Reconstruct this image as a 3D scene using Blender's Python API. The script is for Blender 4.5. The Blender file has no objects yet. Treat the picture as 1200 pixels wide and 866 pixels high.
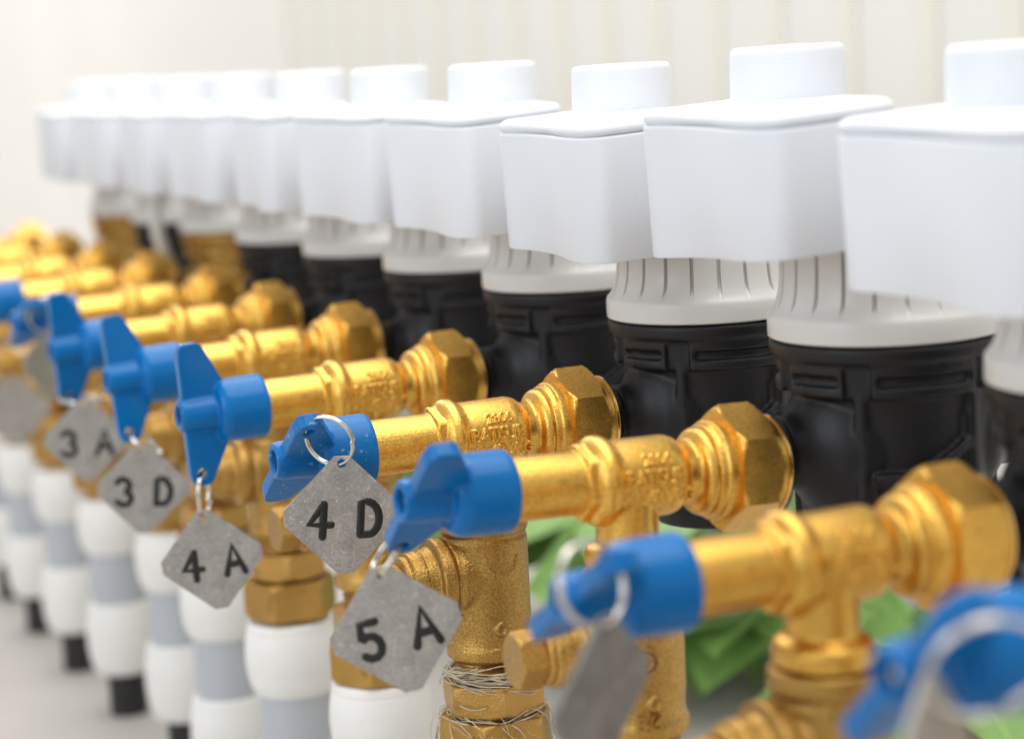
import bpy, bmesh, math, random
from mathutils import Vector, Matrix, Euler
random.seed(7)
R = math.radians
S = 0.11            # one unit of the numbers below = the spacing of the row, 11 cm
ZF = 3.3            # the floor lies 3.3 units below the lens
SC = bpy.context.scene
COL = SC.collection

# ------------------------------------------------------------------ camera
cd = bpy.data.cameras.new('camera'); cam = bpy.data.objects.new('camera', cd); COL.objects.link(cam)
PI_, YA, RO = R(8.2666), R(23.406), R(-3.493)
fw = Vector((math.sin(YA)*math.cos(PI_), math.cos(YA)*math.cos(PI_), -math.sin(PI_)))
r0 = Vector((math.cos(YA), -math.sin(YA), 0)); u0 = r0.cross(fw)
rv = math.cos(RO)*r0 + math.sin(RO)*u0; uv = -math.sin(RO)*r0 + math.cos(RO)*u0
cam.matrix_world = Matrix(((rv.x, uv.x, -fw.x, 0), (rv.y, uv.y, -fw.y, 0), (rv.z, uv.z, -fw.z, ZF*S), (0, 0, 0, 1)))
cd.sensor_width = 36; cd.lens = 78; cd.clip_start = .02; cd.clip_end = 100
cd.dof.use_dof = True; cd.dof.focus_distance = 6.5*S; cd.dof.aperture_fstop = 7.6; cd.dof.aperture_blades = 0
SC.camera = cam

# ------------------------------------------------------------------ light
w = bpy.data.worlds.new('World'); SC.world = w; w.use_nodes = True
bg = w.node_tree.nodes['Background']; bg.inputs[0].default_value = (1, .985, .96, 1); bg.inputs[1].default_value = .66
def area(name, loc, aim, sx, sy, power, col):
    l = bpy.data.lights.new(name, 'AREA'); l.shape = 'RECTANGLE'; l.size = sx*S; l.size_y = sy*S; l.energy = power; l.color = col
    o = bpy.data.objects.new(name, l); COL.objects.link(o)
    o.location = Vector(loc)*S + Vector((0, 0, ZF*S))
    o.rotation_euler = (Vector(aim)-Vector(loc)).to_track_quat('-Z', 'Y').to_euler()
    return o
area('ceiling_light', (3.5, 9, 13), (3.5, 9, 0), 11, 24, 33, (1, .98, .95))
area('far_wall_fill', (4, 44, 13), (4, 44, 0), 11, 30, 46, (1, .97, .93))  # added fill with no real lamp behind it, brightens the far wall
area('window_light', (-12, 3, 5), (3, 7, -.8), 9, 9, 9, (.80, .90, 1))
SC.view_settings.view_transform = 'Standard'; SC.view_settings.look = 'None'
SC.view_settings.exposure = .06; SC.view_settings.gamma = 1
SC.render.engine = 'CYCLES'
SC.cycles.use_denoising = True

# ------------------------------------------------------------------ materials
def mat(name, col, rough=.5, metal=0, bump=None, var=None, coat=0, spots=None, trans=0, spec=None, grain=None, piece=0):
    """bump=(scale,strength,dist) fine relief; var=(scale,amount) colour variation; spots=(scale,lo,hi,colour,rough) wear"""
    m = bpy.data.materials.new(name); m.use_nodes = True; nt = m.node_tree; b = nt.nodes['Principled BSDF']
    b.inputs['Base Color'].default_value = (*col, 1); b.inputs['Roughness'].default_value = rough; b.inputs['Metallic'].default_value = metal
    if coat: b.inputs['Coat Weight'].default_value = coat; b.inputs['Coat Roughness'].default_value = .12
    if spec is not None: b.inputs['Specular IOR Level'].default_value = spec
    if trans: b.inputs['Subsurface Weight'].default_value = trans; b.inputs['Subsurface Radius'].default_value = (.01, .01, .008)
    tc = nt.nodes.new('ShaderNodeTexCoord')
    last = None
    def noise(scale, det=3):
        n = nt.nodes.new('ShaderNodeTexNoise'); n.inputs['Scale'].default_value = scale; n.inputs['Detail'].default_value = det
        nt.links.new(tc.outputs['Object'], n.inputs['Vector']); return n
    if var:
        n = noise(var[0], 5); mx = nt.nodes.new('ShaderNodeMix'); mx.data_type = 'RGBA'
        mx.inputs['A'].default_value = (*[c*(1-var[1]) for c in col], 1); mx.inputs['B'].default_value = (*[min(1, c*(1+var[1])) for c in col], 1)
        rp = nt.nodes.new('ShaderNodeMapRange'); rp.inputs[1].default_value = .3; rp.inputs[2].default_value = .7
        nt.links.new(n.outputs['Fac'], rp.inputs[0]); nt.links.new(rp.outputs[0], mx.inputs['Factor']); last = mx.outputs['Result']
        rr = nt.nodes.new('ShaderNodeMapRange'); rr.inputs[3].default_value = rough*.85; rr.inputs[4].default_value = min(1, rough*1.2)
        nt.links.new(rp.outputs[0], rr.inputs[0]); nt.links.new(rr.outputs[0], b.inputs['Roughness'])
    if spots:
        n = noise(spots[0], 6); rp = nt.nodes.new('ShaderNodeMapRange'); rp.inputs[1].default_value = spots[1]; rp.inputs[2].default_value = spots[2]
        nt.links.new(n.outputs['Fac'], rp.inputs[0]); mx = nt.nodes.new('ShaderNodeMix'); mx.data_type = 'RGBA'
        if last: nt.links.new(last, mx.inputs['A'])
        else: mx.inputs['A'].default_value = (*col, 1)
        mx.inputs['B'].default_value = (*spots[3], 1); nt.links.new(rp.outputs[0], mx.inputs['Factor']); last = mx.outputs['Result']
    if grain:
        n = noise(grain[0], 2); rp = nt.nodes.new('ShaderNodeMapRange'); rp.inputs[1].default_value = .36; rp.inputs[2].default_value = .64; rp.inputs[3].default_value = 1-grain[1]; rp.inputs[4].default_value = 1+grain[1]
        nt.links.new(n.outputs['Fac'], rp.inputs[0]); vm = nt.nodes.new('ShaderNodeVectorMath'); vm.operation = 'SCALE'
        nt.links.new(last, vm.inputs[0]); nt.links.new(rp.outputs[0], vm.inputs['Scale']); last = vm.outputs[0]
    if piece:
        oi = nt.nodes.new('ShaderNodeObjectInfo'); rp = nt.nodes.new('ShaderNodeMapRange'); rp.inputs[3].default_value = 1-piece; rp.inputs[4].default_value = 1+piece*.5
        nt.links.new(oi.outputs['Random'], rp.inputs[0]); vm = nt.nodes.new('ShaderNodeVectorMath'); vm.operation = 'SCALE'
        nt.links.new(last, vm.inputs[0]); nt.links.new(rp.outputs[0], vm.inputs['Scale']); last = vm.outputs[0]
    if last: nt.links.new(last, b.inputs['Base Color'])
    if bump:
        n = noise(bump[0], 2); bp = nt.nodes.new('ShaderNodeBump'); bp.inputs['Strength'].default_value = bump[1]; bp.inputs['Distance'].default_value = bump[2]
        nt.links.new(n.outputs['Fac'], bp.inputs['Height']); nt.links.new(bp.outputs['Normal'], b.inputs['Normal'])
    return m
BR = (.80, .47, .115)
brass = mat('cast_brass', (.80, .465, .098), .32, 1, (1800, .38, .0003), (60, .10), spots=(500, .6, .8, (.48, .25, .05)), grain=(1500, .17), piece=.12)
bronze_shaded = mat('shaded_cast_bronze', (.50, .30, .085), .35, 1, (1700, .65, .0004), (50, .16), spots=(430, .6, .8, (.30, .17, .05)), grain=(1400, .22), piece=.12)  # browner casting, colour darkened further for the shade among the columns
brass_m = mat('machined_brass', (.84, .54, .17), .22, 1, (500, .1, .0001), (90, .06))
brass_shaded = mat('shaded_brass', (.54, .32, .095), .4, 1, (1400, .7, .0004), (40, .2), spots=(120, .6, .75, (.30, .17, .05)))  # brass with the shade low in the row put into its base colour
blue = mat('blue_paint', (.0, .14, .42), .25, 0, (260, .2, .0004), (45, .12), coat=.15, spec=.2, spots=(700, .74, .8, (.25, .38, .55)))
blue_scuffed = mat('scuffed_blue_paint', (.0, .14, .42), .36, 0, (320, .3, .0005), (45, .12), coat=.05, spec=.28, spots=(520, .63, .78, (.28, .40, .62)))
black = mat('black_plastic', (.009, .009, .011), .46, 0, (700, .15, .0003), (40, .15), spec=.38)
rubber = mat('black_rubber', (.015, .015, .015), .55)
white = mat('white_plastic', (.785, .812, .86), .45, 0, (900, .05, .0002), (14, .02), spots=(420, .735, .75, (.55, .54, .52)), piece=.03)
ringw = mat('warm_white_plastic', (.70, .69, .67), .33, 0, None, (14, .02))
fitw = mat('white_fitting_plastic', (.87, .865, .84), .4, 0, (500, .06, .0003), (25, .03))
greyp = mat('grey_pipe_plastic', (.50, .53, .575), .45, 0, None, (20, .05))
alu = mat('tag_aluminium', (.43, .41, .385), .42, .7, (420, .4, .0005), (120, .13), spots=(700, .62, .72, (.66, .65, .62)), grain=(1100, .12), piece=.1)
alu_shaded = mat('shaded_tag_aluminium', (.24, .235, .225), .5, .6, (420, .5, .0006), (90, .3), spots=(260, .6, .72, (.42, .41, .40)), grain=(1100, .12))  # same tag metal, darkened in colour because the turned face is backlit
steel = mat('ring_steel', (.72, .68, .62), .16, 1)
ink = mat('black_stamp_paint', (.008, .008, .008), .33, 0, (900, .5, .0005), spots=(900, .7, .75, (.35, .35, .34)))
hempm = mat('hemp_fibre', (.60, .52, .38), .85, 0, None, (200, .3))
leafm = mat('leaf_green', (.19, .35, .085), .55, 0, (120, .15, .0006), (30, .2), piece=.3)
leafv = mat('leaf_vein', (.28, .45, .13), .45)
floorm = mat('pale_concrete_floor', (.48, .455, .43), .7, 0, (60, .2, .001), (7, .12))
slabm = mat('grey_stone_slab', (.19, .185, .175), .7, 0, (90, .4, .002), (10, .15))
kerbm = mat('beige_stone', (.55, .45, .34), .7, 0, (90, .3, .002), (12, .12))
wallm = mat('off_white_wall', (.87, .86, .835), .8, 0, (40, .1, .001), (2, .02))
boardm = mat('greenish_white_board', (.85, .85, .815), .75, 0, (50, .15, .001), (5, .02))
battenm = mat('cream_batten', (.85, .825, .745), .75, 0, (50, .15, .001), (5, .03))

# ------------------------------------------------------------------ mesh helpers (unit coordinates)
class M:
    def __init__(s): s.v = []; s.f = []
    def add(s, vs, fs, T=None):
        o = len(s.v)
        s.v += [tuple(T @ Vector(p)) if T is not None else tuple(p) for p in vs]
        s.f += [tuple(i+o for i in f) for f in fs]; return s
    def surf(s, hs, rf, n=48, axis='z', c=(0, 0, 0), thetas=None, cap=True):
        th = thetas or [2*math.pi*i/n for i in range(n)]; n = len(th); vs = []; fs = []
        for h in hs:
            for t in th:
                r = rf(h, t); a, b = r*math.cos(t), r*math.sin(t)
                vs.append((a+c[0], b+c[1], h+c[2]) if axis == 'z' else (h+c[0], a+c[1], b+c[2]))
        for k in range(len(hs)-1):
            for i in range(n):
                j = (i+1) % n; fs.append((k*n+i, k*n+j, (k+1)*n+j, (k+1)*n+i))
        if cap: fs.append(tuple(range(n))[::-1]); fs.append(tuple((len(hs)-1)*n+i for i in range(n)))
        return s.add(vs, fs)
    def lathe(s, prof, n=48, axis='z', c=(0, 0, 0), bev=.006, cap=True):
        """prof = [(h, r)...]; corners rounded by bev"""
        P = []
        for i, p in enumerate(prof):
            if 0 < i < len(prof)-1:
                a = Vector(prof[i-1]); q = Vector(p); b = Vector(prof[i+1])
                da, db = (a-q), (b-q); la, lb = da.length, db.length
                if la > 1e-9 and lb > 1e-9 and abs(da.normalized().dot(db.normalized())) < .995:
                    t = min(bev, la*.45, lb*.45)
                    p0, p1 = q+da/la*t, q+db/lb*t
                    for k in range(4):
                        u = k/3; P.append(tuple((1-u)**2*p0 + 2*u*(1-u)*q + u*u*p1))
                    continue
            P.append(tuple(p))
        th = [2*math.pi*i/n for i in range(n)]; vs = []; fs = []
        for h, r in P:
            for t in th:
                a, b = r*math.cos(t), r*math.sin(t)
                vs.append((a+c[0], b+c[1], h+c[2]) if axis == 'z' else (h+c[0], a+c[1], b+c[2]))
        for k in range(len(P)-1):
            for i in range(n):
                j = (i+1) % n; fs.append((k*n+i, k*n+j, (k+1)*n+j, (k+1)*n+i))
        if cap: fs.append(tuple(range(n))[::-1]); fs.append(tuple((len(P)-1)*n+i for i in range(n)))
        return s.add(vs, fs)
    def hexnut(s, h0, h1, af, rot=0, axis='x', c=(0, 0, 0), ch=.16, n=72):
        L = h1-h0; rc = af/2/math.cos(math.pi/6)
        hs = [h0 + L*t for t in (0, .03, .06, .09, .12, .16, .84, .88, .91, .94, .97, 1)]
        th = [rot+2*math.pi*i/n for i in range(n)]
        def rf(h, t):
            a = (t-rot) % (math.pi/3) - math.pi/6
            hx = af/2/math.cos(a); e = min(h-h0, h1-h)/L
            return min(hx, rc*(.905+.095*min(1, e/ch)**.6))
        return s.surf(hs, rf, axis=axis, c=c, thetas=th)
    def box(s, a, b, bev=0):
        (x0, y0, z0), (x1, y1, z1) = a, b
        return s.add([(x0, y0, z0), (x1, y0, z0), (x1, y1, z0), (x0, y1, z0), (x0, y0, z1), (x1, y0, z1), (x1, y1, z1), (x0, y1, z1)],
                     [(3, 2, 1, 0), (4, 5, 6, 7), (0, 1, 5, 4), (1, 2, 6, 5), (2, 3, 7, 6), (3, 0, 4, 7)])
    def loops(s, L):
        n = len(L[0]); vs = [p for l in L for p in l]; fs = []
        for k in range(len(L)-1):
            for i in range(n):
                j = (i+1) % n; fs.append((k*n+i, k*n+j, (k+1)*n+j, (k+1)*n+i))
        fs.append(tuple(range(n))[::-1]); fs.append(tuple((len(L)-1)*n+i for i in range(n)))
        return s.add(vs, fs)
    def tube(s, pts, r, n=8, closed=False, flat=None):
        pts = [Vector(p) for p in pts]; m = len(pts); vs = []; fs = []; up = None
        rings = []
        for i, p in enumerate(pts):
            a = pts[(i-1) % m] if (closed or i) else p; b = pts[(i+1) % m] if (closed or i < m-1) else p
            t = (b-a).normalized()
            if up is None: up = Vector((0, 1, 0)) if abs(t.y) < .9 else Vector((1, 0, 0))
            e = t.cross(up).normalized(); up = e.cross(t).normalized(); rings.append((p, e, up, t))
        def ring(p, e, q, rr):
            for k in range(n):
                an = 2*math.pi*k/n; vs.append(tuple(p + e*(rr*math.cos(an)) + q*(rr*math.sin(an))))
        if not closed:
            p, e, q, t = rings[0]; ring(p-t*r*.9, e, q, r*.4); ring(p-t*r*.5, e, q, r*.85)
        for p, e, q, t in rings: ring(p, e, q, r)
        if not closed:
            p, e, q, t = rings[-1]; ring(p+t*r*.5, e, q, r*.85); ring(p+t*r*.9, e, q, r*.4)
        K = len(vs)//n
        for k in range(K if closed else K-1):
            for i in range(n):
                j = (i+1) % n; k2 = (k+1) % K; fs.append((k*n+i, k*n+j, k2*n+j, k2*n+i))
        if not closed: fs.append(tuple(range(n))[::-1]); fs.append(tuple((K-1)*n+i for i in range(n)))
        return s.add(vs, fs)
    def shift(s, d): s.v = [(p[0]+d[0], p[1]+d[1], p[2]+d[2]) for p in s.v]; return s
    def data(s, name, recalc=True):
        me = bpy.data.meshes.new(name); me.from_pydata(s.v, [], s.f)
        if recalc:
            bm = bmesh.new(); bm.from_mesh(me); bmesh.ops.recalc_face_normals(bm, faces=bm.faces); bm.to_mesh(me); bm.free()
        return me
def ev(ob):
    dg = bpy.context.evaluated_depsgraph_get(); return bpy.data.meshes.new_from_object(ob.evaluated_get(dg))
def remesh(m, voxel, it=4):
    o = bpy.data.objects.new('tmp', m.data('tmp') if isinstance(m, M) else m); COL.objects.link(o)
    a = o.modifiers.new('r', 'REMESH'); a.mode = 'VOXEL'; a.voxel_size = voxel
    if it: b = o.modifiers.new('s', 'SMOOTH'); b.factor = .5; b.iterations = it
    me = ev(o); bpy.data.objects.remove(o); return me
def cut(m, c):
    o = bpy.data.objects.new('tmp', m.data('tmp')); k = bpy.data.objects.new('tmpc', c.data('tmpc')); COL.objects.link(o); COL.objects.link(k)
    b = o.modifiers.new('b', 'BOOLEAN'); b.operation = 'DIFFERENCE'; b.object = k; b.solver = 'EXACT'
    me = ev(o); bpy.data.objects.remove(o); bpy.data.objects.remove(k)
    q = M(); q.add([tuple(v.co) for v in me.vertices], [tuple(p.vertices) for p in me.polygons]); return q
def text(body, size, ext):
    c = bpy.data.curves.new('t', 'FONT'); c.body = body; c.size = size; c.extrude = ext; c.offset = .0008; c.align_x = 'CENTER'; c.align_y = 'CENTER'; c.resolution_u = 3
    o = bpy.data.objects.new('t', c); COL.objects.link(o); me = ev(o); bpy.data.objects.remove(o); return me
def text_on_x(m, body, size, cx, cz, r, ang, h=.012, bold=.0):
    """raised lettering wrapped on a cylinder along X, seen from -Y; ang = degrees above the -Y direction"""
    me = text(body, size, h); vs = []
    for v in me.vertices:
        a = R(ang)+v.co.y/r; q = r + v.co.z
        vs.append((cx+v.co.x, -q*math.cos(a), cz+q*math.sin(a)))
    m.add(vs, [tuple(p.vertices) for p in me.polygons])
def text_on_z(m, body, size, cx, cy, cz, r, ang, h=.012):
    me = text(body, size, h); vs = []
    for v in me.vertices:
        a = R(ang)+v.co.x/r; q = r+v.co.z
        vs.append((cx+q*math.cos(a), cy+q*math.sin(a), cz+v.co.y))
    m.add(vs, [tuple(p.vertices) for p in me.polygons])
def obj(name, me, material, parent=None, base=(0, 0, 0), smooth=40):
    if isinstance(me, M): me = me.data(name)
    me.name = name
    b = Vector(base)
    for v in me.vertices: v.co = (v.co-b)*S
    me.materials.clear(); me.materials.append(material)
    me.polygons.foreach_set('use_smooth', [True]*len(me.polygons))
    if smooth < 180: me.set_sharp_from_angle(angle=R(smooth))
    me.update()
    o = bpy.data.objects.new(name, me); COL.objects.link(o)
    if parent: o.parent = parent
    return o
def W(p): return Vector(p)*S + Vector((0, 0, ZF*S))
def thing(name, label, cat, base, group=None):
    o = bpy.data.objects.new(name, None); COL.objects.link(o); o.location = W(base); o.empty_display_size = .01
    o['label'] = label; o['category'] = cat
    if group: o['group'] = group
    return o
def kids(o): return [c for c in COL.objects if c.parent == o]
def dup(o, parent=None):
    c = o.copy(); COL.objects.link(c)
    if parent is not None: c.parent = parent
    for k in kids(o): dup(k, c)
    return c

# ------------------------------------------------------------------ setting
Y0 = 4.117
o = obj('floor', M().box((-14, -8, -ZF-.3), (9.0, 60, -ZF)), floorm); o.location = W((0, 0, 0)); o['kind'] = 'structure'
wl = thing('panelled_wall', 'pale wall of off white boards with cream battens behind the row', 'wall', (9, 20, -ZF))
obj('wall_panel', M().box((9.08, -2, -ZF), (9.6, 60, 7)), wallm, wl, (9, 20, -ZF))
y = 4.2; rb = random.Random(3); bd = None; bt = None
bdm = M().box((8.98, 0, -ZF), (9.077, .77, 6.5)); btm = M().box((8.95, 0, -ZF), (9.077, .21, 6.5))
while y < 27:
    if bd is None:
        bd = obj('board', bdm, boardm, wl, (9, 0, -ZF)); bt = obj('batten', btm, battenm, wl, (9, 0, -ZF)); a, b = bd, bt
    else:
        a, b = bd.copy(), bt.copy(); COL.objects.link(a); COL.objects.link(b)
    a.location = ((0, (y-20)*S, 0)); b.location = ((rb.uniform(-.002, .0), (y+.78-20)*S, 0)); y += 1.0 + rb.uniform(-.03, .04)
pl = obj('plain_plaster', M().box((8.97, 27.4, -ZF), (9.077, 60, 7)), wallm, wl, (9, 20, -ZF))

# ------------------------------------------------------------------ prototypes; every one is built at row place 0 with axis y = 0
# --- water meter
MX = 3.34; BM = (MX, 0, -1.5)
def ring_arc(m, r0_, r1_, z0, z1, a0, a1, n=14):
    L = []
    for i in range(n+1):
        a = R(a0+(a1-a0)*i/n); c, s_ = math.cos(a), math.sin(a)
        L.append([(MX+r0_*c, r0_*s_, z0), (MX+r1_*c, r1_*s_, z0), (MX+r1_*c, r1_*s_, z1), (MX+r0_*c, r0_*s_, z1)])
    m.loops(L)
def make_meter():
    t = thing('water_meter', '', 'water meter', BM)
    m = M()
    m.lathe([(-1.5, .17), (-1.5, .205), (-1.44, .235), (-1.3, .255), (-1.05, .262), (-.99, .272), (-.985, .29), (-.895, .298), (-.89, .322), (-.846, .326), (-.846, .2)], 72, c=(MX, 0, 0), bev=.012)
    # raised frames, ribs and mouldings on the side of the body
    for a0, a1 in ((178, 214), (228, 284), (292, 336), (76, 120), (130, 168), (20, 62)):
        ring_arc(m, .25, .31, -.985, -.955, a0, a1); ring_arc(m, .25, .31, -.925, -.9, a0, a1)
        ring_arc(m, .25, .31, -.985, -.9, a0, a0+3); ring_arc(m, .25, .31, -.985, -.9, a1-3, a1)
    for a in (221, 288, 340, 72, 125): ring_arc(m, .24, .292, -1.42, -.88, a-3.2, a+3.2)
    for i in range(14):                                            # bent ridge across the right-hand panel
        a = 228+i*4; z = -1.20 + (0 if i < 6 else (i-6)*.011); ring_arc(m, 0.24, .29, z-.012, z+.012, a, a+4.4, 3)
    ring_arc(m, .24, .278, -1.4, -1.19, 226, 229, 3); ring_arc(m, .24, .278, -1.24, -1.04, 282, 284, 3)
    # inlet neck: cone out of the body
    m.lathe([(2.98, .098), (3.03, .104), (3.055, .125), (3.085, .165), (3.13, .2), (3.3, .235)], 40, 'x', (0, 0, -1.139), bev=.02)
    m.lathe([(3.4, .2), (3.56, .2), (3.62, .15), (3.66, .12), (4.0, .12), (4.0, .05)], 40, 'x', (0, 0, -1.139), bev=.03)
    obj('body', remesh(m, .0065, 3), black, t, BM, 180)
    n = M(); hs = [2.86+.0085*i for i in range(26)]
    n.surf(hs, lambda h, th: .096+.007*math.cos((h/.024)*2*math.pi+th), 40, 'x', (0, 0, -1.139))
    obj('threaded_neck', n, black, t, BM)
    # collar: lip, concave shoulder, fluted neck
    th = []; nf = 22
    for k in range(nf):
        a = 2*math.pi*k/nf
        th += [a+2*math.pi/nf*q for q in (0, .05, .07, .18, .2, .3, .45, .6, .75, .9)]
    prof = [(-.843, .318), (-.838, .3255), (-.81, .326), (-.787, .325), (-.778, .3225), (-.772, .317), (-.758, .306), (-.738, .298), (-.712, .2915), (-.68, .288), (-.63, .2855), (-.57, .284), (-.565, .278)]
    hs = [p[0] for p in prof]; rr = dict(prof)
    def rf(h, a):
        k = (a/(2*math.pi/nf)) % 1
        d = .016 if .06 < k < .185 else 0
        return rr[h] - d*max(0, min(1, (h+.764)/.03))
    c = M().surf(hs, rf, c=(MX, 0, 0), thetas=th); obj('collar', c, ringw, t, BM, 28)
    # register housing: rounded outline with a soft step on the handle side
    key = [(2.812, .33), (2.82, .25), (2.822, .14), (2.808, -.01), (2.776, -.16), (2.762, -.26), (2.766, -.335), (2.795, -.388), (2.845, -.404), (2.95, -.406), (3.06, -.40), (3.115, -.388), (3.148, -.35), (3.165, -.28), (3.22, -.05), (3.27, .2), (3.28, .33), (3.258, .39), (3.2, .413), (3.0, .418), (2.88, .412), (2.83, .388)]
    out = []
    N_ = len(key)
    for i in range(N_):
        p0, p1, p2, p3 = [Vector(key[(i+d) % N_]) for d in (-1, 0, 1, 2)]
        for k in range(5):
            u = k/5; out.append(.5*((2*p1)+(p2-p0)*u+(2*p0-5*p1+4*p2-p3)*u*u+(3*p1-p0-3*p2+p3)*u**3))
    cen = Vector((3.03, .02))
    def lp(z, ins, tilt=.045):
        L = []
        for q in out:
            d = (cen-q).normalized(); p = q+d*ins; L.append((p.x, p.y, z+tilt*(p.x-2.73)))
        return L
    TL = .05
    h = M().loops([lp(-.605, .03), lp(-.617, .022), lp(-.62, .014), lp(-.619, .008), lp(-.612, .005), lp(-.43, .0, .05), lp(-.264, -.006, TL), lp(-.258, -.005, TL), lp(-.255, 0, TL), lp(-.255, .03, TL)])
    hb = obj('register_housing', h, white, t, BM, 50)
    l = M().loops([lp(-.262, .02, TL), lp(-.250, .004, TL), lp(-.247, -.002, TL), lp(-.244, -.005, TL), lp(-.236, -.0055, TL), lp(-.228, -.003, TL), lp(-.221, .005, TL), lp(-.216, .02, TL), lp(-.213, .08, TL), lp(-.211, .2, TL)])
    obj('lid', l, white, t, BM, 50)
    cp = M().lathe([(-.24, .158), (-.21, .158), (-.055, .1535), (-.052, .0)], 64, c=(3.115, .09, 0), bev=.02, cap=False)
    obj('cap', cp, white, t, BM, 60)
    return t

# --- angle valve
BV = (2.52, 0, -1.375); VZ = -1.139
def VX(x): return 2.512+(x-2.52)*.89 if x > 2.3 else 2.512+(2.3-2.52)*.89-(2.3-x)*.95
def make_valve():
    t = thing('angle_valve', '', 'valve', BV)
    m = M(); A = (0, 0, VZ)
    m.lathe([(2.1, .03), (2.1, .084), (2.40, .0835), (2.40, .03)], 48, 'x', A)
    m.hexnut(2.355, 2.40, .182, R(20), 'x', A, ch=.3)
    m.lathe([(2.37, .03), (2.385, .10), (2.405, .119), (2.435, .12), (2.455, .104), (2.64, .1065), (2.665, .10), (2.685, .083), (2.725, .083), (2.735, .11), (2.755, .119), (2.77, .115), (2.79, .09), (2.79, .03)], 64, 'x', A, bev=.012)
    m.lathe([(-1.375, .05), (-1.375, .124), (-1.335, .128), (-1.318, .118), (-1.305, .092), (VZ, .088)], 56, c=(2.52, 0, 0), bev=.01)
    text_on_x(m, '2806', .046, 2.572, VZ, .105, 33, .007)
    text_on_x(m, 'BATSUR', .054, 2.560, VZ, .105, 7, .009)
    text_on_x(m, 'HAMBURG', .05, 2.565, VZ, .105, -20, .007)
    m.v = [(VX(a), b, c) for a, b, c in m.v]
    obj('valve_body', remesh(m, .0022, 1), brass, t, BV, 180)
    u = M()
    u.lathe([(2.765, .10), (2.765, .122), (2.785, .127), (2.79, .134), (2.825, .136), (2.827, .1)], 64, 'x', A, bev=.006)
    u.hexnut(2.822, 2.955, .298, R(26), 'x', A, ch=.12)
    u.lathe([(2.952, .1), (2.952, .132), (2.992, .132), (2.992, .1)], 64, 'x', A, bev=.005)
    u.v = [(VX(a), b, c) for a, b, c in u.v]
    un = obj('union_nut', u, brass, t, BV, 35)
    g = M().lathe([(2.985, .09), (2.985, .135), (2.998, .135), (3.0, .13), (3.0, .098)], 64, 'x', A, bev=.003); g.v = [(VX(a), b, c) for a, b, c in g.v]; obj('nut_rim', g, brass_m, un, BV, 35)
    # handle
    h = M(); H = (0, 0, 0)
    h.lathe([(2.0, .03), (2.0, .09), (2.025, .106), (2.158, .1085), (2.168, .104), (2.168, .03)], 56, 'x', H, bev=.014)
    hub = M().lathe([(1.874, .0), (1.874, .05), (1.90, .056), (2.03, .062), (2.03, .0)], 40, 'x', H, bev=.01, cap=False)
    hub = M().lathe([(1.95, .0), (1.95, .03), (1.905, .031), (1.874, .033), (1.874, .052), (1.90, .057), (2.03, .062), (2.03, .0)], 40, 'x', H, bev=.006, cap=False)
    h.add(hub.v, hub.f)
    up_ = [(1.888, 0), (1.885, .195), (1.889, .222), (1.902, .238), (1.948, .24), (1.968, .23), (1.984, .2), (2.04, .09), (2.045, 0)]
    lo_ = [(2.045, 0), (2.04, -.09), (1.986, -.2), (1.972, -.23), (1.952, -.241), (1.918, -.24), (1.9, -.226), (1.894, -.195), (1.888, 0)]
    wing = M()
    P = up_ + lo_[1:-1]
    wing.loops([[(x, yy, z) for x, z in P] for yy in (-.022, .022)])
    ct = M()
    for z in (-.2,): ct.lathe([(-.1, .017), (.1, .017)], 16, c=(1.935, z, 0))
    ct.v = [(a, c, b) for a, b, c in ct.v]
    wing = cut(wing, ct)
    bore = M().lathe([(1.80, .031), (1.93, .031)], 24, 'x', H); wing = cut(wing, bore)
    h.add(wing.v, wing.f)
    ha = obj('handle', remesh(h, .0042, 5), blue, t, (1.9, 0, 0), 180)
    ha.location = Vector((1.9-BV[0], 0, VZ-BV[2]))*S
    s = M().lathe([(1.893, .0), (1.891, .012), (1.9, .02), (1.93, .02)], 24, 'x', H, bev=.004, cap=False)
    obj('screw', s, steel, ha, (1.9, 0, 0), 35)
    return t

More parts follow.
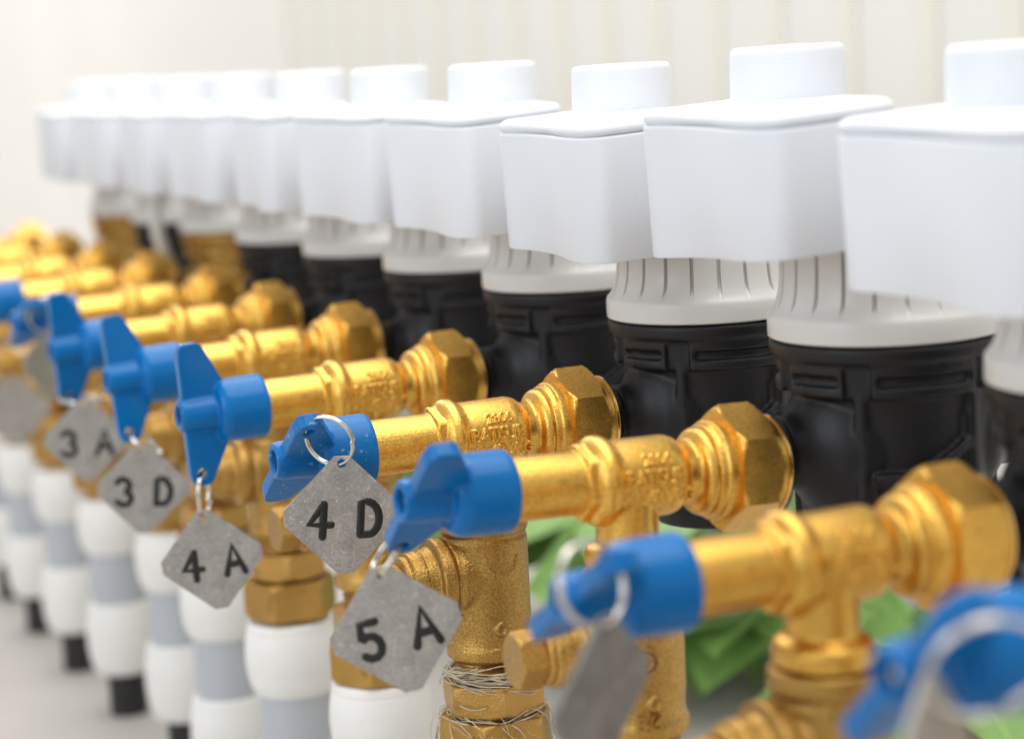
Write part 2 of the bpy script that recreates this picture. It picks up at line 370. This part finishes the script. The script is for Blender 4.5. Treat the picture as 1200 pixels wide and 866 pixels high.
# --- tee fitting under the valve
BT_ = (2.52, 0, -2.15)
def make_tee():
    t = thing('tee_fitting', '', 'pipe fitting', BT_)
    m = M()
    m.lathe([(-1.83, .05), (-1.83, .11), (-1.815, .134), (-1.78, .136), (-1.77, .128), (-1.74, .126), (-1.70, .1305), (-1.45, .1325), (-1.435, .126), (-1.425, .137), (-1.385, .137), (-1.377, .128), (-1.377, .05)], 64, c=(2.52, 0, 0), bev=.008)
    m.lathe([(2.52, .118), (2.41, .118), (2.40, .11), (2.39, .11), (2.38, .13), (2.34, .13), (2.335, .104), (2.325, .104), (2.32, .1)], 56, 'x', (0, 0, -1.565), bev=.007)
    m.surf([2.325-.0028*i for i in range(14)], lambda h, a: .098+.004*math.cos(h/.011*2*math.pi), 48, 'x', (0, 0, -1.565))
    m.lathe([(2.29, .05), (2.285, .098), (2.26, .095), (2.255, .05)], 48, 'x', (0, 0, -1.565), bev=.006)
    for k in range(30):                                           # small cast ring mark
        a = 2*math.pi*k/30; th = R(251)+.02*math.cos(a)/.132
    m.tube([(2.52+.1325*math.cos(R(266)+.017*math.cos(a)/.1325), .1325*math.sin(R(266)+.017*math.cos(a)/.1325), -1.715+.017*math.sin(a)) for a in [2*math.pi*k/20 for k in range(20)]], .006, 6, True)
    m.tube([(2.52+.1325*math.cos(R(272)+.05*math.cos(a)/.1325), .1325*math.sin(R(272)+.05*math.cos(a)/.1325), -1.50+.05*math.sin(a)) for a in [math.pi+math.pi*k/14 for k in range(15)]], .0055, 6)
    obj('tee_body', remesh(m, .0045, 2), bronze_shaded, t, BT_, 180)
    p = M(); p.lathe([(2.27, .03), (2.27, .083), (2.255, .088), (2.24, .083), (2.24, .03)], 40, 'x', (0, 0, -1.565), bev=.005); p.hexnut(2.17, 2.245, .136, R(8), 'x', (0, 0, -1.575))
    obj('drain_plug', p, bronze_shaded, t, BT_, 35)
    th = M().surf([-1.905+.004*i for i in range(22)], lambda h, a: .108+.005*math.cos(h/.02*2*math.pi+a), 40, c=(2.52, 0, 0)); obj('thread', th, brass_shaded, t, BT_)
    n1 = M().hexnut(-1.985, -1.89, .28, R(20), 'z', (2.52, 0, 0)); n1.lathe([(-2.06, .05), (-2.06, .112), (-1.99, .112), (-1.99, .05)], 48, c=(2.52, 0, 0)); obj('lock_nut', n1, brass_shaded, t, BT_, 35)
    n2 = M().hexnut(-2.145, -2.0, .315, R(-2), 'z', (2.52, 0, 0)); n2.lathe([(-2.20, .05), (-2.20, .12), (-2.16, .12), (-2.16, .05)], 48, c=(2.52, 0, 0)); obj('coupling_nut', n2, brass_shaded, t, BT_, 35)
    return t

# --- plastic pipe joint: two white compression nuts on a grey pipe
BP = (2.52, 0, -ZF)
def make_joint():
    t = thing('pipe_coupling', '', 'pipe fitting', BP)
    def nut(z0, z1, r=.176):
        L = z1-z0; f = lambda q: z0+L*q
        m = M().lathe([(f(0), .1), (f(0), r*.85), (f(.07), r*.92), (f(.17), r*.985), (f(.29), r*1.02), (f(.30), r*1.0), (f(.315), r*1.03), (f(.5), r*1.05), (f(.7), r*1.03), (f(.86), r*.975), (f(.875), r*.95), (f(.885), r*.965), (f(1), r*.925), (f(1), .1)], 60, c=(2.52, 0, 0), bev=.012)
        return m
    obj('upper_nut', nut(-2.44, -2.15), fitw, t, BP, 40)
    obj('pipe', M().lathe([(-2.75, .142), (-2.44, .142)], 48, c=(2.52, 0, 0)), greyp, t, BP, 40)
    obj('lower_nut', nut(-3.07, -2.7), fitw, t, BP, 40)
    obj('base_pipe', M().lathe([(-ZF, .098), (-3.04, .098)], 48, c=(2.52, 0, 0), bev=.004), rubber, t, BP, 40)
    return t

# ------------------------------------------------------------------ the row
dzv = {-1: .07, 0: -.015, 1: .006, 2: -.015, 3: 0, 4: .015, 5: .024, 6: .035}
tilt = {1: 2.4, 0: .3, 2: .2, 3: -.6, 4: -1.4, 5: -1.2, 6: -.8}
dzm = {1: .012, 2: -.02, 0: -.004, 4: 0}
yawm = {0: 0, 1: 0, 2: 0, 3: 2, 4: 5, 5: -3, 6: 3, 7: -2, 8: 4, 9: 0}
wingrot = {-1: 228, 0: 240, 1: 50, 2: 234, 3: 0, 4: -8, 5: 4, 6: 242, 7: 20, 8: 0, 9: 40, 10: 0}
who = {-1: 'nearest at the lower right corner', 0: 'second from the right, its tag turned edge-on', 1: 'behind the tag stamped 5 A', 2: 'behind the tag stamped 4 D',
       3: 'above the tag stamped 4 A', 4: 'above the tag stamped 3 D', 5: 'above the tag stamped 3 A', 6: 'just left of the one tagged 3 A', 7: 'second to the left of the one tagged 3 A',
       8: 'third to the left of the one tagged 3 A', 9: 'last but one at the far left', 10: 'farthest at the far left'}
meter_l = {0: 'nearest white-capped black water meter, cut off by the right edge', 1: 'white-topped black water meter joined to the valve tagged 5 A', 2: 'white-topped black water meter joined to the valve tagged 4 D, its lid seam sharp',
           3: 'white-topped black water meter joined to the valve tagged 4 A', 4: 'white-topped black water meter joined to the valve tagged 3 D', 5: 'white-topped black water meter joined to the valve tagged 3 A',
           6: 'blurred white-topped meter directly left of the one on valve 3 A', 7: 'blurred white-topped meter with brass-coloured body beside the pale cable', 8: 'blurred white-topped meter, last but one at the far left', 9: 'blurred white-topped meter with brass body ending the row far left'}
valve_l = {-1: 'nearest brass valve with big blurred blue handle at the lower right corner', 0: 'brass valve with blue handle whose dark tag hangs edge-on',
    1: 'brass valve with tilted blue handle behind the lowest tag, 5 A', 2: 'sharp grainy brass valve with scuffed blue handle and tag 4 D', 3: 'brass valve with upright blue handle in focus, tag 4 A below it',
    4: 'brass valve with upright blue handle whose flat wing catches light, above tag 3 D', 5: 'blurred brass valve with upright blue handle above the half-covered tag 3 A',
    6: 'blurred brass valve whose brownish tag is turned aside, near the left edge', 7: 'blurred brass valve with handle cut by the left edge above a grey tag', 8: 'blurred brass valve body at the left edge, handle out of view',
    9: 'blurred brass valve last but one at the far left', 10: 'farthest brass valve at the far left, only its nut end in view'}
meter_l.update({1: 'second white-topped black meter from the right, long rounded lid fully in view', 2: 'third white-topped black meter from the right, lid seam and collar grooves sharp',
    3: 'fourth white-topped black meter from the right, behind the upright handle in focus', 4: 'slightly blurred white-topped meter, fifth from the right edge', 5: 'blurred white-topped meter, sixth from the right edge'})
tee_l = {-1: 'brass tee fitting below the nearest blue handle at lower right', 0: 'brass tee with ringed side branch at the bottom right', 1: 'brass tee with raised round emblem and hexagonal drain plug', 2: 'grainy brass tee with hemp strands on its thread, right of tag 5 A',
         3: 'brass tee hidden behind the tags 4 D and 5 A', 4: 'brass tee and coupling nut right of the tag 4 A', 5: 'blurred brass tee behind the tag 4 A', 6: 'blurred brass tee behind the tag 3 D', 7: 'blurred brass tee below the tag 3 A', 8: 'blurred brass tee left of the tag 3 A', 9: 'blurred brass tee at the left edge', 10: 'blurred brass tee farthest at the left edge'}
join_l = {2: 'white and grey pipe coupling below the hemp-wrapped brass nuts', 3: 'white pipe coupling whose top shows under the tag 5 A', 4: 'white pipe coupling with grey pipe right of the tag 4 A', 5: 'white pipe coupling partly behind the tag 4 A',
          6: 'blurred white pipe coupling below the tag 3 D', 7: 'blurred white pipe coupling left of the tag 3 D', 8: 'blurred white pipe coupling under the tag 3 A', 9: 'blurred white pipe coupling near the left edge', 10: 'blurred white pipe coupling farthest left at the picture edge'}
pm, pv, pt, pj = make_meter(), make_valve(), make_tee(), make_joint()
used = set()
def place(proto, key, base, n, label, group, d=(0, 0, 0)):
    o = proto if key not in used else dup(proto); used.add(key)
    o.location = W((base[0]+d[0], Y0+n+d[1], base[2]+d[2])); o['label'] = label; o['group'] = group; return o
valves = {}; tees = {}
rnd = random.Random(11)
for n in range(-1, 11):
    dz = dzv.get(n, .04); dx, dy = {-1: (.1, -.05), 6: (.05, 0), 0: (-.02, 0), 1: (0, 0), 2: (0, 0)}.get(n, (rnd.uniform(-.006, .006), rnd.uniform(-.01, .01)))
    v = place(pv, 'v', BV, n, valve_l[n], 'brass valves along the row', (dx, dy, dz)); valves[n] = v
    v.rotation_euler = (0, R(tilt.get(n, -.8)), R(rnd.uniform(-.6, .6)))
    for k in kids(v):
        if k.name.startswith('handle'):
            k.rotation_euler = (R(wingrot[n]), 0, 0)
            if n == 2: k.data = k.data.copy(); k.data.materials[0] = blue_scuffed
        if k.name.startswith('union_nut'): pass
    tt = place(pt, 't', BT_, n, tee_l[n], 'brass tees under the valves', (dx, dy, dz)); tees[n] = tt
    if n not in (0, 1, 2): tt.rotation_euler = (0, 0, R(rnd.uniform(-8, 8)))
    if n >= 2: place(pj, 'j', BP, n, join_l[n], 'white plastic couplings under the tees', (dx+rnd.uniform(-.01, .01), dy, 0)).rotation_euler = (0, 0, R(rnd.uniform(-40, 40)))
    if 0 <= n <= 9:
        mt = place(pm, 'm', BM, n, meter_l[n], 'water meters along the row', (0, 0, dzm.get(n, 0)))
        if n in (7, 9):
            for k in kids(mt):
                if k.name.startswith('body'): k.data = k.data.copy(); k.data.materials[0] = bronze_shaded
        if n == 1:                                                # this housing sits skewed, its lower edge higher at the front
            for k in kids(mt):
                if k.name.startswith('register_housing'):
                    k.data = k.data.copy()
                    for v in k.data.vertices:
                        z = v.co.z/S+BM[2]; y = v.co.y/S
                        if z < -.5: v.co.z += S*.042*max(0, .33-y)/.73
        if yawm[n]:
            for k in kids(mt):
                if k.name.split('.')[0] in ('register_housing', 'lid', 'cap'):
                    c = Vector((3.03-MX, .02, 0))*S; Rm = Matrix.Rotation(R(yawm[n]), 4, 'Z')
                    k.matrix_local = Matrix.Translation(c) @ Rm @ Matrix.Translation(-c)

# --- raised emblem and size mark on the second tee
e = M(); ac = R(255); rr_ = .1315
def cyl(u, z, q=0): a = ac+u/rr_; return (2.52+(rr_+q)*math.cos(a), (rr_+q)*math.sin(a), z)
e.tube([cyl(.036*math.cos(2*math.pi*k/32), -1.60+.036*math.sin(2*math.pi*k/32)) for k in range(32)], .0075, 8, True)
for k, (a0, a1) in enumerate(((20, 130), (140, 250), (260, 370))):
    e.tube([cyl(.019*math.cos(R(a)), -1.60+.019*math.sin(R(a))) for a in [a0+(a1-a0)*i/8 for i in range(7)]], .0075, 8)
e.tube([cyl(-.012, -1.606), cyl(0, -1.598), cyl(.012, -1.59)], .006, 8)
text_on_z(e, '3/4', .055, 2.52, 0, -1.765, .132, 257, .008)
obj('cast_mark', e, bronze_shaded, tees[1], BT_, 40)

# --- hemp strands on the third tee
hp = M(); rh = random.Random(5)
for k in range(240):
    a = rh.uniform(0, 6.28); z = rh.choice((rh.gauss(-1.868, .01), rh.gauss(-2.005, .02))); L = rh.uniform(.5, 2.6); r_ = .118+.045*rh.random()**2; pts = []
    drop = rh.random() < .45 and z < -1.95; sl = rh.uniform(-.05, .04)
    for i in range(11):
        u = i/10; zz = z+sl*u+.006*math.sin(7*u+k)
        rr = r_+.006*math.sin(5*u+k*2)
        if drop: rr = max(r_+.02, .15)+.035*u+.01*math.sin(4*u+k); zz = z-.14*u*u*rh.uniform(.8, 1.1)
        aa = a+L*u*(.35 if drop else 1); pts.append((2.52+rr*math.cos(aa), rr*math.sin(aa), zz))
    hp.tube(pts, rh.uniform(.0012, .0023), 4)
o = obj('hemp', hp, hempm, tees[2], BT_, 180); o['kind'] = 'stuff'

# ------------------------------------------------------------------ tags
def plate():
    hd, cl, rh_ = .192, .024, .0135
    bm = bmesh.new()
    P = []
    for sx, sz in ((0, 1), (1, 0), (0, -1), (-1, 0)):
        c = Vector((sx, sz)); tn = Vector((-sz, sx))
        for q in ((1, -1) if True else ()): P.append((c*hd - c*cl*.9 + tn*cl*.9*(-q*-1)))
    P.sort(key=lambda p: math.atan2(p.y, p.x))
    o_ = [bm.verts.new((p.x, -.006, p.y)) for p in P]
    i_ = [bm.verts.new((rh_*math.cos(2*math.pi*k/18), -.006, .15+rh_*math.sin(2*math.pi*k/18))) for k in range(18)]
    es = [bm.edges.new((o_[k], o_[(k+1) % len(o_)])) for k in range(len(o_))] + [bm.edges.new((i_[k], i_[(k+1) % 18])) for k in range(18)]
    bmesh.ops.triangle_fill(bm, edges=es, use_beauty=True)
    r = bmesh.ops.extrude_face_region(bm, geom=bm.faces[:]); bmesh.ops.translate(bm, verts=[g for g in r['geom'] if isinstance(g, bmesh.types.BMVert)], vec=(0, .011, 0))
    bmesh.ops.recalc_face_normals(bm, faces=bm.faces)
    me = bpy.data.meshes.new('plate'); bm.to_mesh(me); bm.free(); return me
def arc(cx, cy, rx, ry, a0, a1, n=8): return [(cx+rx*math.cos(R(a0+(a1-a0)*i/n)), cy+ry*math.sin(R(a0+(a1-a0)*i/n))) for i in range(n+1)]
GL = {'4': [[(.58, .98), (.02, .4), (.8, .36)], [(.58, .98), (.53, .5), (.48, .02)]],
      'D': [[(.06, .02), (.14, .98), (.34, .99)] + arc(.34, .5, .42, .49, 80, -75) + [(.3, .02), (.06, .02)]],
      'A': [[(.0, .02), (.42, 1), (.78, .02)], [(.17, .34), (.64, .34)]],
      '5': [[(.66, .98), (.16, .98), (.1, .56)] + arc(.34, .32, .34, .31, 130, -140)],
      '3': [arc(.34, .75, .3, .25, 150, -70) + arc(.36, .26, .34, .26, 80, -150)]}
def glyphs(s, ht, gap, rad):
    m = M(); x = -gap/2
    for ch in s:
        for st in GL[ch]:
            m.tube([(x+(u-.38)*ht*.82, 0, (v-.5)*ht) for u, v in st], rad, 8)
        x += gap
    m.v = [(a, b*.35-.0068, c) for a, b, c in m.v]; return m
PL = None
def make_tag(n, label, C, yaw, roll, txt, ring_to, wdir, lean=0, R_=.075, shaded=False, wire=.0043):
    """C = middle of the plate; yaw = turn of its face from -Y; the split ring runs through the plate's hole and the point ring_to"""
    global PL
    t = thing('number_tag', label, 'tag', C, 'metal number tags hanging on the handles')
    t.rotation_euler = (R(lean), R(roll), R(yaw)); bpy.context.view_layer.update()
    if PL is None: PL = obj('plate', plate(), alu, t, (0, 0, 0), 35)
    else:
        p = PL.copy(); COL.objects.link(p); p.parent = t
        if shaded: p.data = p.data.copy(); p.data.materials[0] = alu_shaded
    if txt:
        g = glyphs(txt, .098, .142, .0115); o = obj('stamped_number', g, ink, t, (0, 0, -.0), 60)
        o.location = Vector((.0, 0, -.012))*S
    rot = Euler((R(lean), R(roll), R(yaw))).to_matrix()
    P1 = Vector(C) + rot @ Vector((0, 0, .15)); P2 = Vector(ring_to); d = P2-P1; L = d.length; dn = d.normalized()
    w_ = Vector(wdir); w_ = (w_-dn*w_.dot(dn)).normalized(); rr = max(R_, L/2+.004); cen = (P1+P2)/2 + w_*math.sqrt(max(0, rr*rr-L*L/4)); nn = dn.cross(w_)
    m = M(); pts = []
    for i in range(97):
        a = 2*math.pi*2*i/96+2.2; pts.append(cen + dn*(rr*math.cos(a)) + w_*(rr*math.sin(a)) + nn*(.0072*(i/48-1)))
    m.tube(pts, wire, 8)
    inv = rot.transposed(); m.v = [tuple(inv @ (Vector(p)-Vector(C))) for p in m.v]
    obj('split_ring', m, steel, t, (0, 0, 0), 180)
    return t
def hole(n, z):
    """world place of the hole in the wing of valve n (z>0 the upper wing)"""
    bpy.context.view_layer.update()
    ha = [k for k in kids(valves[n]) if k.name.startswith('handle')][0]
    p = ha.matrix_world @ (Vector((1.935-1.9, 0, z))*S); return (p-Vector((0, 0, ZF*S)))/S
HU = HL = -.2
h2 = hole(2, HU); make_tag(2, 'metal tag stamped 4 D, in sharp focus', (2.01, 5.92, -1.295), -14, 2, '4D', h2, (-.1, -.35, 1))
h1 = hole(1, HL); make_tag(1, 'metal tag stamped 5 A, lowest of the readable ones', (1.903, 5.25, -1.465), -22, -12, '5A', h1, (.3, .95, .1), R_=.07)
h3 = hole(3, HL); make_tag(3, 'metal tag stamped 4 A, hanging below a straight blue handle', (1.945, 7.13, -1.645), -22, -7, '4A', h3, (.5, .87, 0))
h4 = hole(4, HL); make_tag(4, 'metal tag stamped 3 D, overlapping the one beside it', (1.95, 8.03, -1.545), -20, 3, '3D', h4, (.5, .87, 0))
h5 = hole(5, HL); make_tag(5, 'metal tag stamped 3 A, half behind the next tag', (1.955, 8.95, -1.49), -18, 2, '3A', h5, (.5, .87, 0))
h0 = hole(0, HU); make_tag(0, 'shade-darkened grey tag turned nearly edge-on below the second nearest handle', (1.85, 3.92, -1.30), 30, -4, None, h0, (-.7, 0, .7), lean=9, R_=.085, shaded=True, wire=.0048)
h6 = hole(6, HU); make_tag(6, 'blurred brownish tag turned aside at the left, without readable number', (2.06, 9.99, -1.29), 30, 8, None, h6, (0, -.4, 1))
h7 = hole(7, HL); make_tag(7, 'blurred grey tag cut by the left picture edge', (2.05, 10.94, -1.63), -10, 0, None, h7, (1, .6, 0))
hm = hole(-1, HU); make_tag(-1, 'pale blurred tag seen edge-on at the lower right corner', (1.965, 2.93, -1.215), 32, 0, None, hm+Vector((-.03, -.05, -.01)), (.9, -.4, .25), R_=.10, wire=.0048)

# ------------------------------------------------------------------ pale cable behind the far valves
cb = M().tube([(2.98, 11.35, -.62), (2.93, 11.3, -.72), (2.93, 11.28, -.85), (2.96, 11.28, -.97), (3.02, 11.28, -1.1), (3.06, 11.3, -1.25)], .035, 10)
o = obj('hanging_cable', cb, ringw, None, (2.95, 11.3, -.9)); o.location = W((2.95, 11.3, -.9)); o['label'] = 'short pale blurred cable hanging between the far meters'; o['category'] = 'cable'

# ------------------------------------------------------------------ ground and plants behind the row
o = obj('paving_slab', M().box((5.65, 10.3, -ZF), (8.9, 30, -ZF+.05)), slabm); o.location = W((0, 0, 0)); o['kind'] = 'structure'
def leaf_mesh(L, wd, fold, droop):
    vs = []; fs = []; n = 10
    for i in range(n+1):
        u = i/n; ww = wd*math.sin(math.pi*min(1, u**.75))*(1-.15*u)+.002; z = -droop*u*u
        for q in (-1, -.5, 0, .5, 1): vs.append((q*ww, L*u, z+abs(q)*fold*ww))
    for i in range(n):
        for j in range(4): fs.append((i*5+j, i*5+j+1, (i+1)*5+j+1, (i+1)*5+j))
    k = len(vs); vs2 = [(x, y, z-.006) for x, y, z in vs]
    m = M().add(vs+vs2, fs+[tuple(a+k for a in f[::-1]) for f in fs]); return m
LM = [leaf_mesh(.72, .34, .2, .14), leaf_mesh(.6, .29, .25, .1), leaf_mesh(.85, .38, .18, .2)]
LD = []
for m in LM:
    me = m.data('leaf', False)
    for v in me.vertices: v.co *= S
    me.materials.append(leafm); me.polygons.foreach_set('use_smooth', [True]*len(me.polygons)); LD.append(me)
def vein(L, droop):
    m = M().tube([(0, L*i/8, -droop*(i/8)**2+.004) for i in range(9)], .008, 5); me = m.data('midrib')
    for v in me.vertices: v.co *= S
    me.materials.append(leafv); return me
VD = [vein(.72, .14), vein(.6, .1), vein(.85, .2)]
rp = random.Random(21)
def plant(x, y, label, nl, h):
    t = thing('leafy_plant', label, 'plant', (x, y, -ZF), 'green plants on the ground behind the row')
    for k in range(nl):
        a = rp.uniform(0, 6.28); hh = h*rp.uniform(.55, 1); st = M()
        er = rp.uniform(.05, .3); ex, ey = er*math.cos(a), er*math.sin(a)
        st.tube([(0, 0, 0), (ex*.4, ey*.4, hh*.6), (ex, ey, hh)], .014, 6)
        so = obj('stem', st, leafv, t, (0, 0, 0), 180)
        i = rp.randrange(3); l = bpy.data.objects.new('leaf', LD[i]); COL.objects.link(l); l.parent = so
        l.location = Vector((ex, ey, hh))*S
        dv = Vector((math.cos(a), math.sin(a), rp.uniform(-.5, .25))).normalized()      # blades lean to the light and to the open side of the bed
        nv = Vector((-.42+rp.uniform(-.4, .4), -.75+rp.uniform(-.4, .4), rp.uniform(.45, 1.0))); nv = (nv-dv*nv.dot(dv)).normalized(); xv = dv.cross(nv)
        l.rotation_euler = Matrix((xv, dv, nv)).transposed().to_euler()
        mr = bpy.data.objects.new('midrib', VD[i]); COL.objects.link(mr); mr.parent = t
        mr.location = l.location; mr.rotation_euler = l.rotation_euler
for k, (x, y, nl, h, lb) in enumerate([(5.0, 10.9, 22, .95, 'broad-leaved green plant right of the hemp-wrapped tee'),
        (5.05, 9.6, 13, 1.15, 'green plant glimpsed under the valve tagged 5 A'), (5.4, 9.6, 24, .66, 'low green plant right of the emblem tee'),
        (5.4, 7.75, 24, .5, 'low green plant at the bottom right corner'), (5.0, 13.4, 8, 1.2, 'green plant glimpsed above the stem of valve 4 D')]):
    plant(x, y, lb, nl, h)
